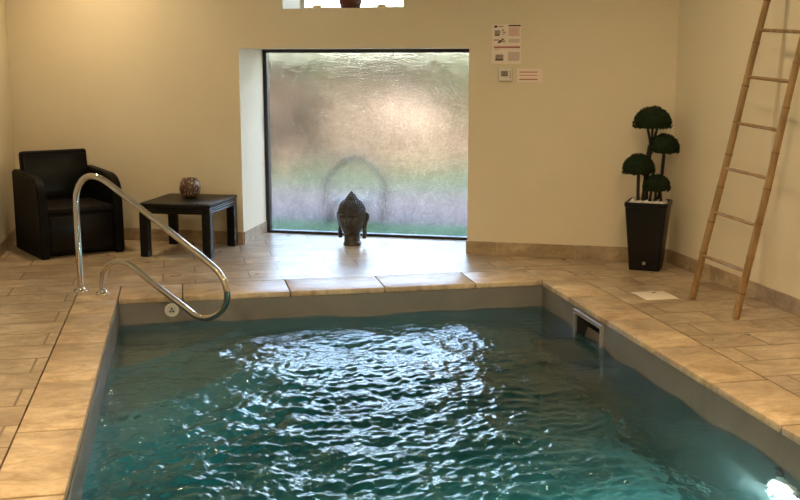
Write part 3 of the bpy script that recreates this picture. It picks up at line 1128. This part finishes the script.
bm = BM(); box(bm, (-20, 9.0, -.05), (24, 9.3, 1.05), M=WM); box(bm, (-20, 8.95, 1.05), (24, 9.35, 1.12), M=WM)
tag(link('garden_wall', bm, STUC), 'low beige garden wall beyond the lawn', 'wall', kind='structure')
HEDGE = m_leaf('hedge_leaves', (.024, .023, .013), (.090, .083, .050), 3)
t = empty('garden_hedge', W(2.2, 10.2, -.03)); t.rotation_euler = (0, 0, WANG)
tag(t, 'long tan green hedge blurred beyond the garden wall', 'hedge')
bm = BM()
rnd = random.Random(9)
box(bm, (-8, -.3, 0), (8, .4, 2.02))
link('hedge_core', bm, HEDGE, t)
bm = BM()
for k in range(6000):
    x, z = rnd.uniform(-8, 8), rnd.uniform(.2, 2.2)
    M = Matrix.Translation((x, -.35 + rnd.uniform(-.12, .1), z + .12 * math.sin(x * 2.3) * (z > 1.5))) @ Vector((rnd.gauss(0, 1), rnd.gauss(0, 1), rnd.gauss(0, 1))).to_track_quat('Z', 'Y').to_matrix().to_4x4()
    bm.faces.new([bm.verts.new(M @ Vector(q)) for q in ((-.09, 0, 0), (0, -.045, 0), (.09, 0, 0), (0, .045, 0))])
link('foliage', bm, HEDGE, t)
def tree(name, s, d, hgt, rad, leaf, label, seed, zlo=.25, n=1500):
    rnd = random.Random(seed)
    p = W(s, d, -.03)
    t = empty(name, p)
    tag(t, label, 'tree', 'trees and shrubs of the garden')
    bm = BM()
    tube(bm, catmull([(0, 0, 0), (.05, .02, hgt * .3), (-.04, .03, hgt * .62), (.02, 0, hgt * .85)], 6), [.09 * rad * (1 - .03 * k) for k in range(19)], 10)
    for k in range(5):
        a = k * 1.3
        tube(bm, [(0, 0, hgt * .35), (math.cos(a) * rad * .4, math.sin(a) * rad * .4, hgt * .6), (math.cos(a) * rad * .7, math.sin(a) * rad * .7, hgt * .75)], [.05 * rad, .03 * rad, .01 * rad], 7)
    link('trunk', bm, BARK, t, smooth=True)
    bm = BM()
    cl_ = [(Vector((rnd.uniform(-.75, .75) * rad, rnd.uniform(-.6, .6) * rad, hgt * rnd.uniform(zlo, .95))), rad * rnd.uniform(.25, .45)) for _ in range(16)]
    for k in range(n):
        c, r = rnd.choice(cl_)
        d_ = Vector((rnd.gauss(0, 1), rnd.gauss(0, 1), rnd.gauss(0, 1))).normalized()
        pp = c + d_ * r * rnd.uniform(.5, 1)
        l = rnd.uniform(.05, .10) * rad ** .5
        M = Matrix.Translation(pp) @ Vector((rnd.gauss(0, 1), rnd.gauss(0, 1), rnd.gauss(0, 1))).to_track_quat('Z', 'Y').to_matrix().to_4x4()
        bm.faces.new([bm.verts.new(M @ Vector(q)) for q in ((-l, 0, 0), (0, -l * .5, 0), (l, 0, 0), (0, l * .5, 0))])
    link('crown', bm, leaf, t)
tree('garden_tree', -1.65, 5.6, 1.7, .75, LEAF2, 'brown green shrub blurred behind the left of the frosted pane', 1, .12)
tree('garden_tree', -2.7, 7.6, 2.1, 1.0, LEAF1, 'olive green tree blurred at the top left of the frosted pane', 2, .4)
tree('garden_tree', .5, 8.1, 1.8, .7, LEAF1, 'green shrub blurred at the top right of the frosted pane', 3, .4, 900)
t = empty('garden_box', W(-.12, 6.9, -.03)); t.rotation_euler = (0, 0, WANG)
tag(t, 'tan storage box with a cream slanted lid blurred behind the frosted pane', 'box')
bm = BM(); box(bm, (-.45, -.3, 0), (.45, .35, .56), .01); link('body', bm, STUC, t)
bm = BM(); box(bm, (-.46, -.36, -.02), (.46, .36, .05), .01, M=Matrix.Translation((0, 0, .76)) @ Matrix.Rotation(R(17), 4, 'Y') @ Matrix.Rotation(R(25), 4, 'X'))
link('lid', bm, simple('cream_lid', (.092, .070, .047), .6, Specular_IOR_Level=0.05), t)
t = empty('garden_chair', W(.50, 1.75, -.03)); t.rotation_euler = (0, 0, WANG)
tag(t, 'grey round backed garden chair just outside behind the statue head', 'chair')
GREYM = simple('grey_garden_metal', (.075, .07, .065), .5, Specular_IOR_Level=0.05)
bm = BM(); tube(bm, catmull([(-.28, 0, .0), (-.31, .02, .36), (-.18, .05, .55), (.0, .05, .64), (.2, .05, .54), (.31, .02, .36), (.28, 0, 0)], 8), .022, 10); link('hoop_frame', bm, GREYM, t, smooth=True)
bm = BM(); lathe(bm, [(.02, .21), (.22, .21), (.24, .22), (.22, .23), (.02, .23)], 30, M=Matrix.Translation((0, -.06, 0))); link('seat', bm, GREYM, t, auto=40)
for x in (-.2, .2):
    bm = BM(); tube(bm, [(x, -.20, 0), (x * .8, -.16, .21)], .014, 8); link('leg', bm, GREYM, t, smooth=True)
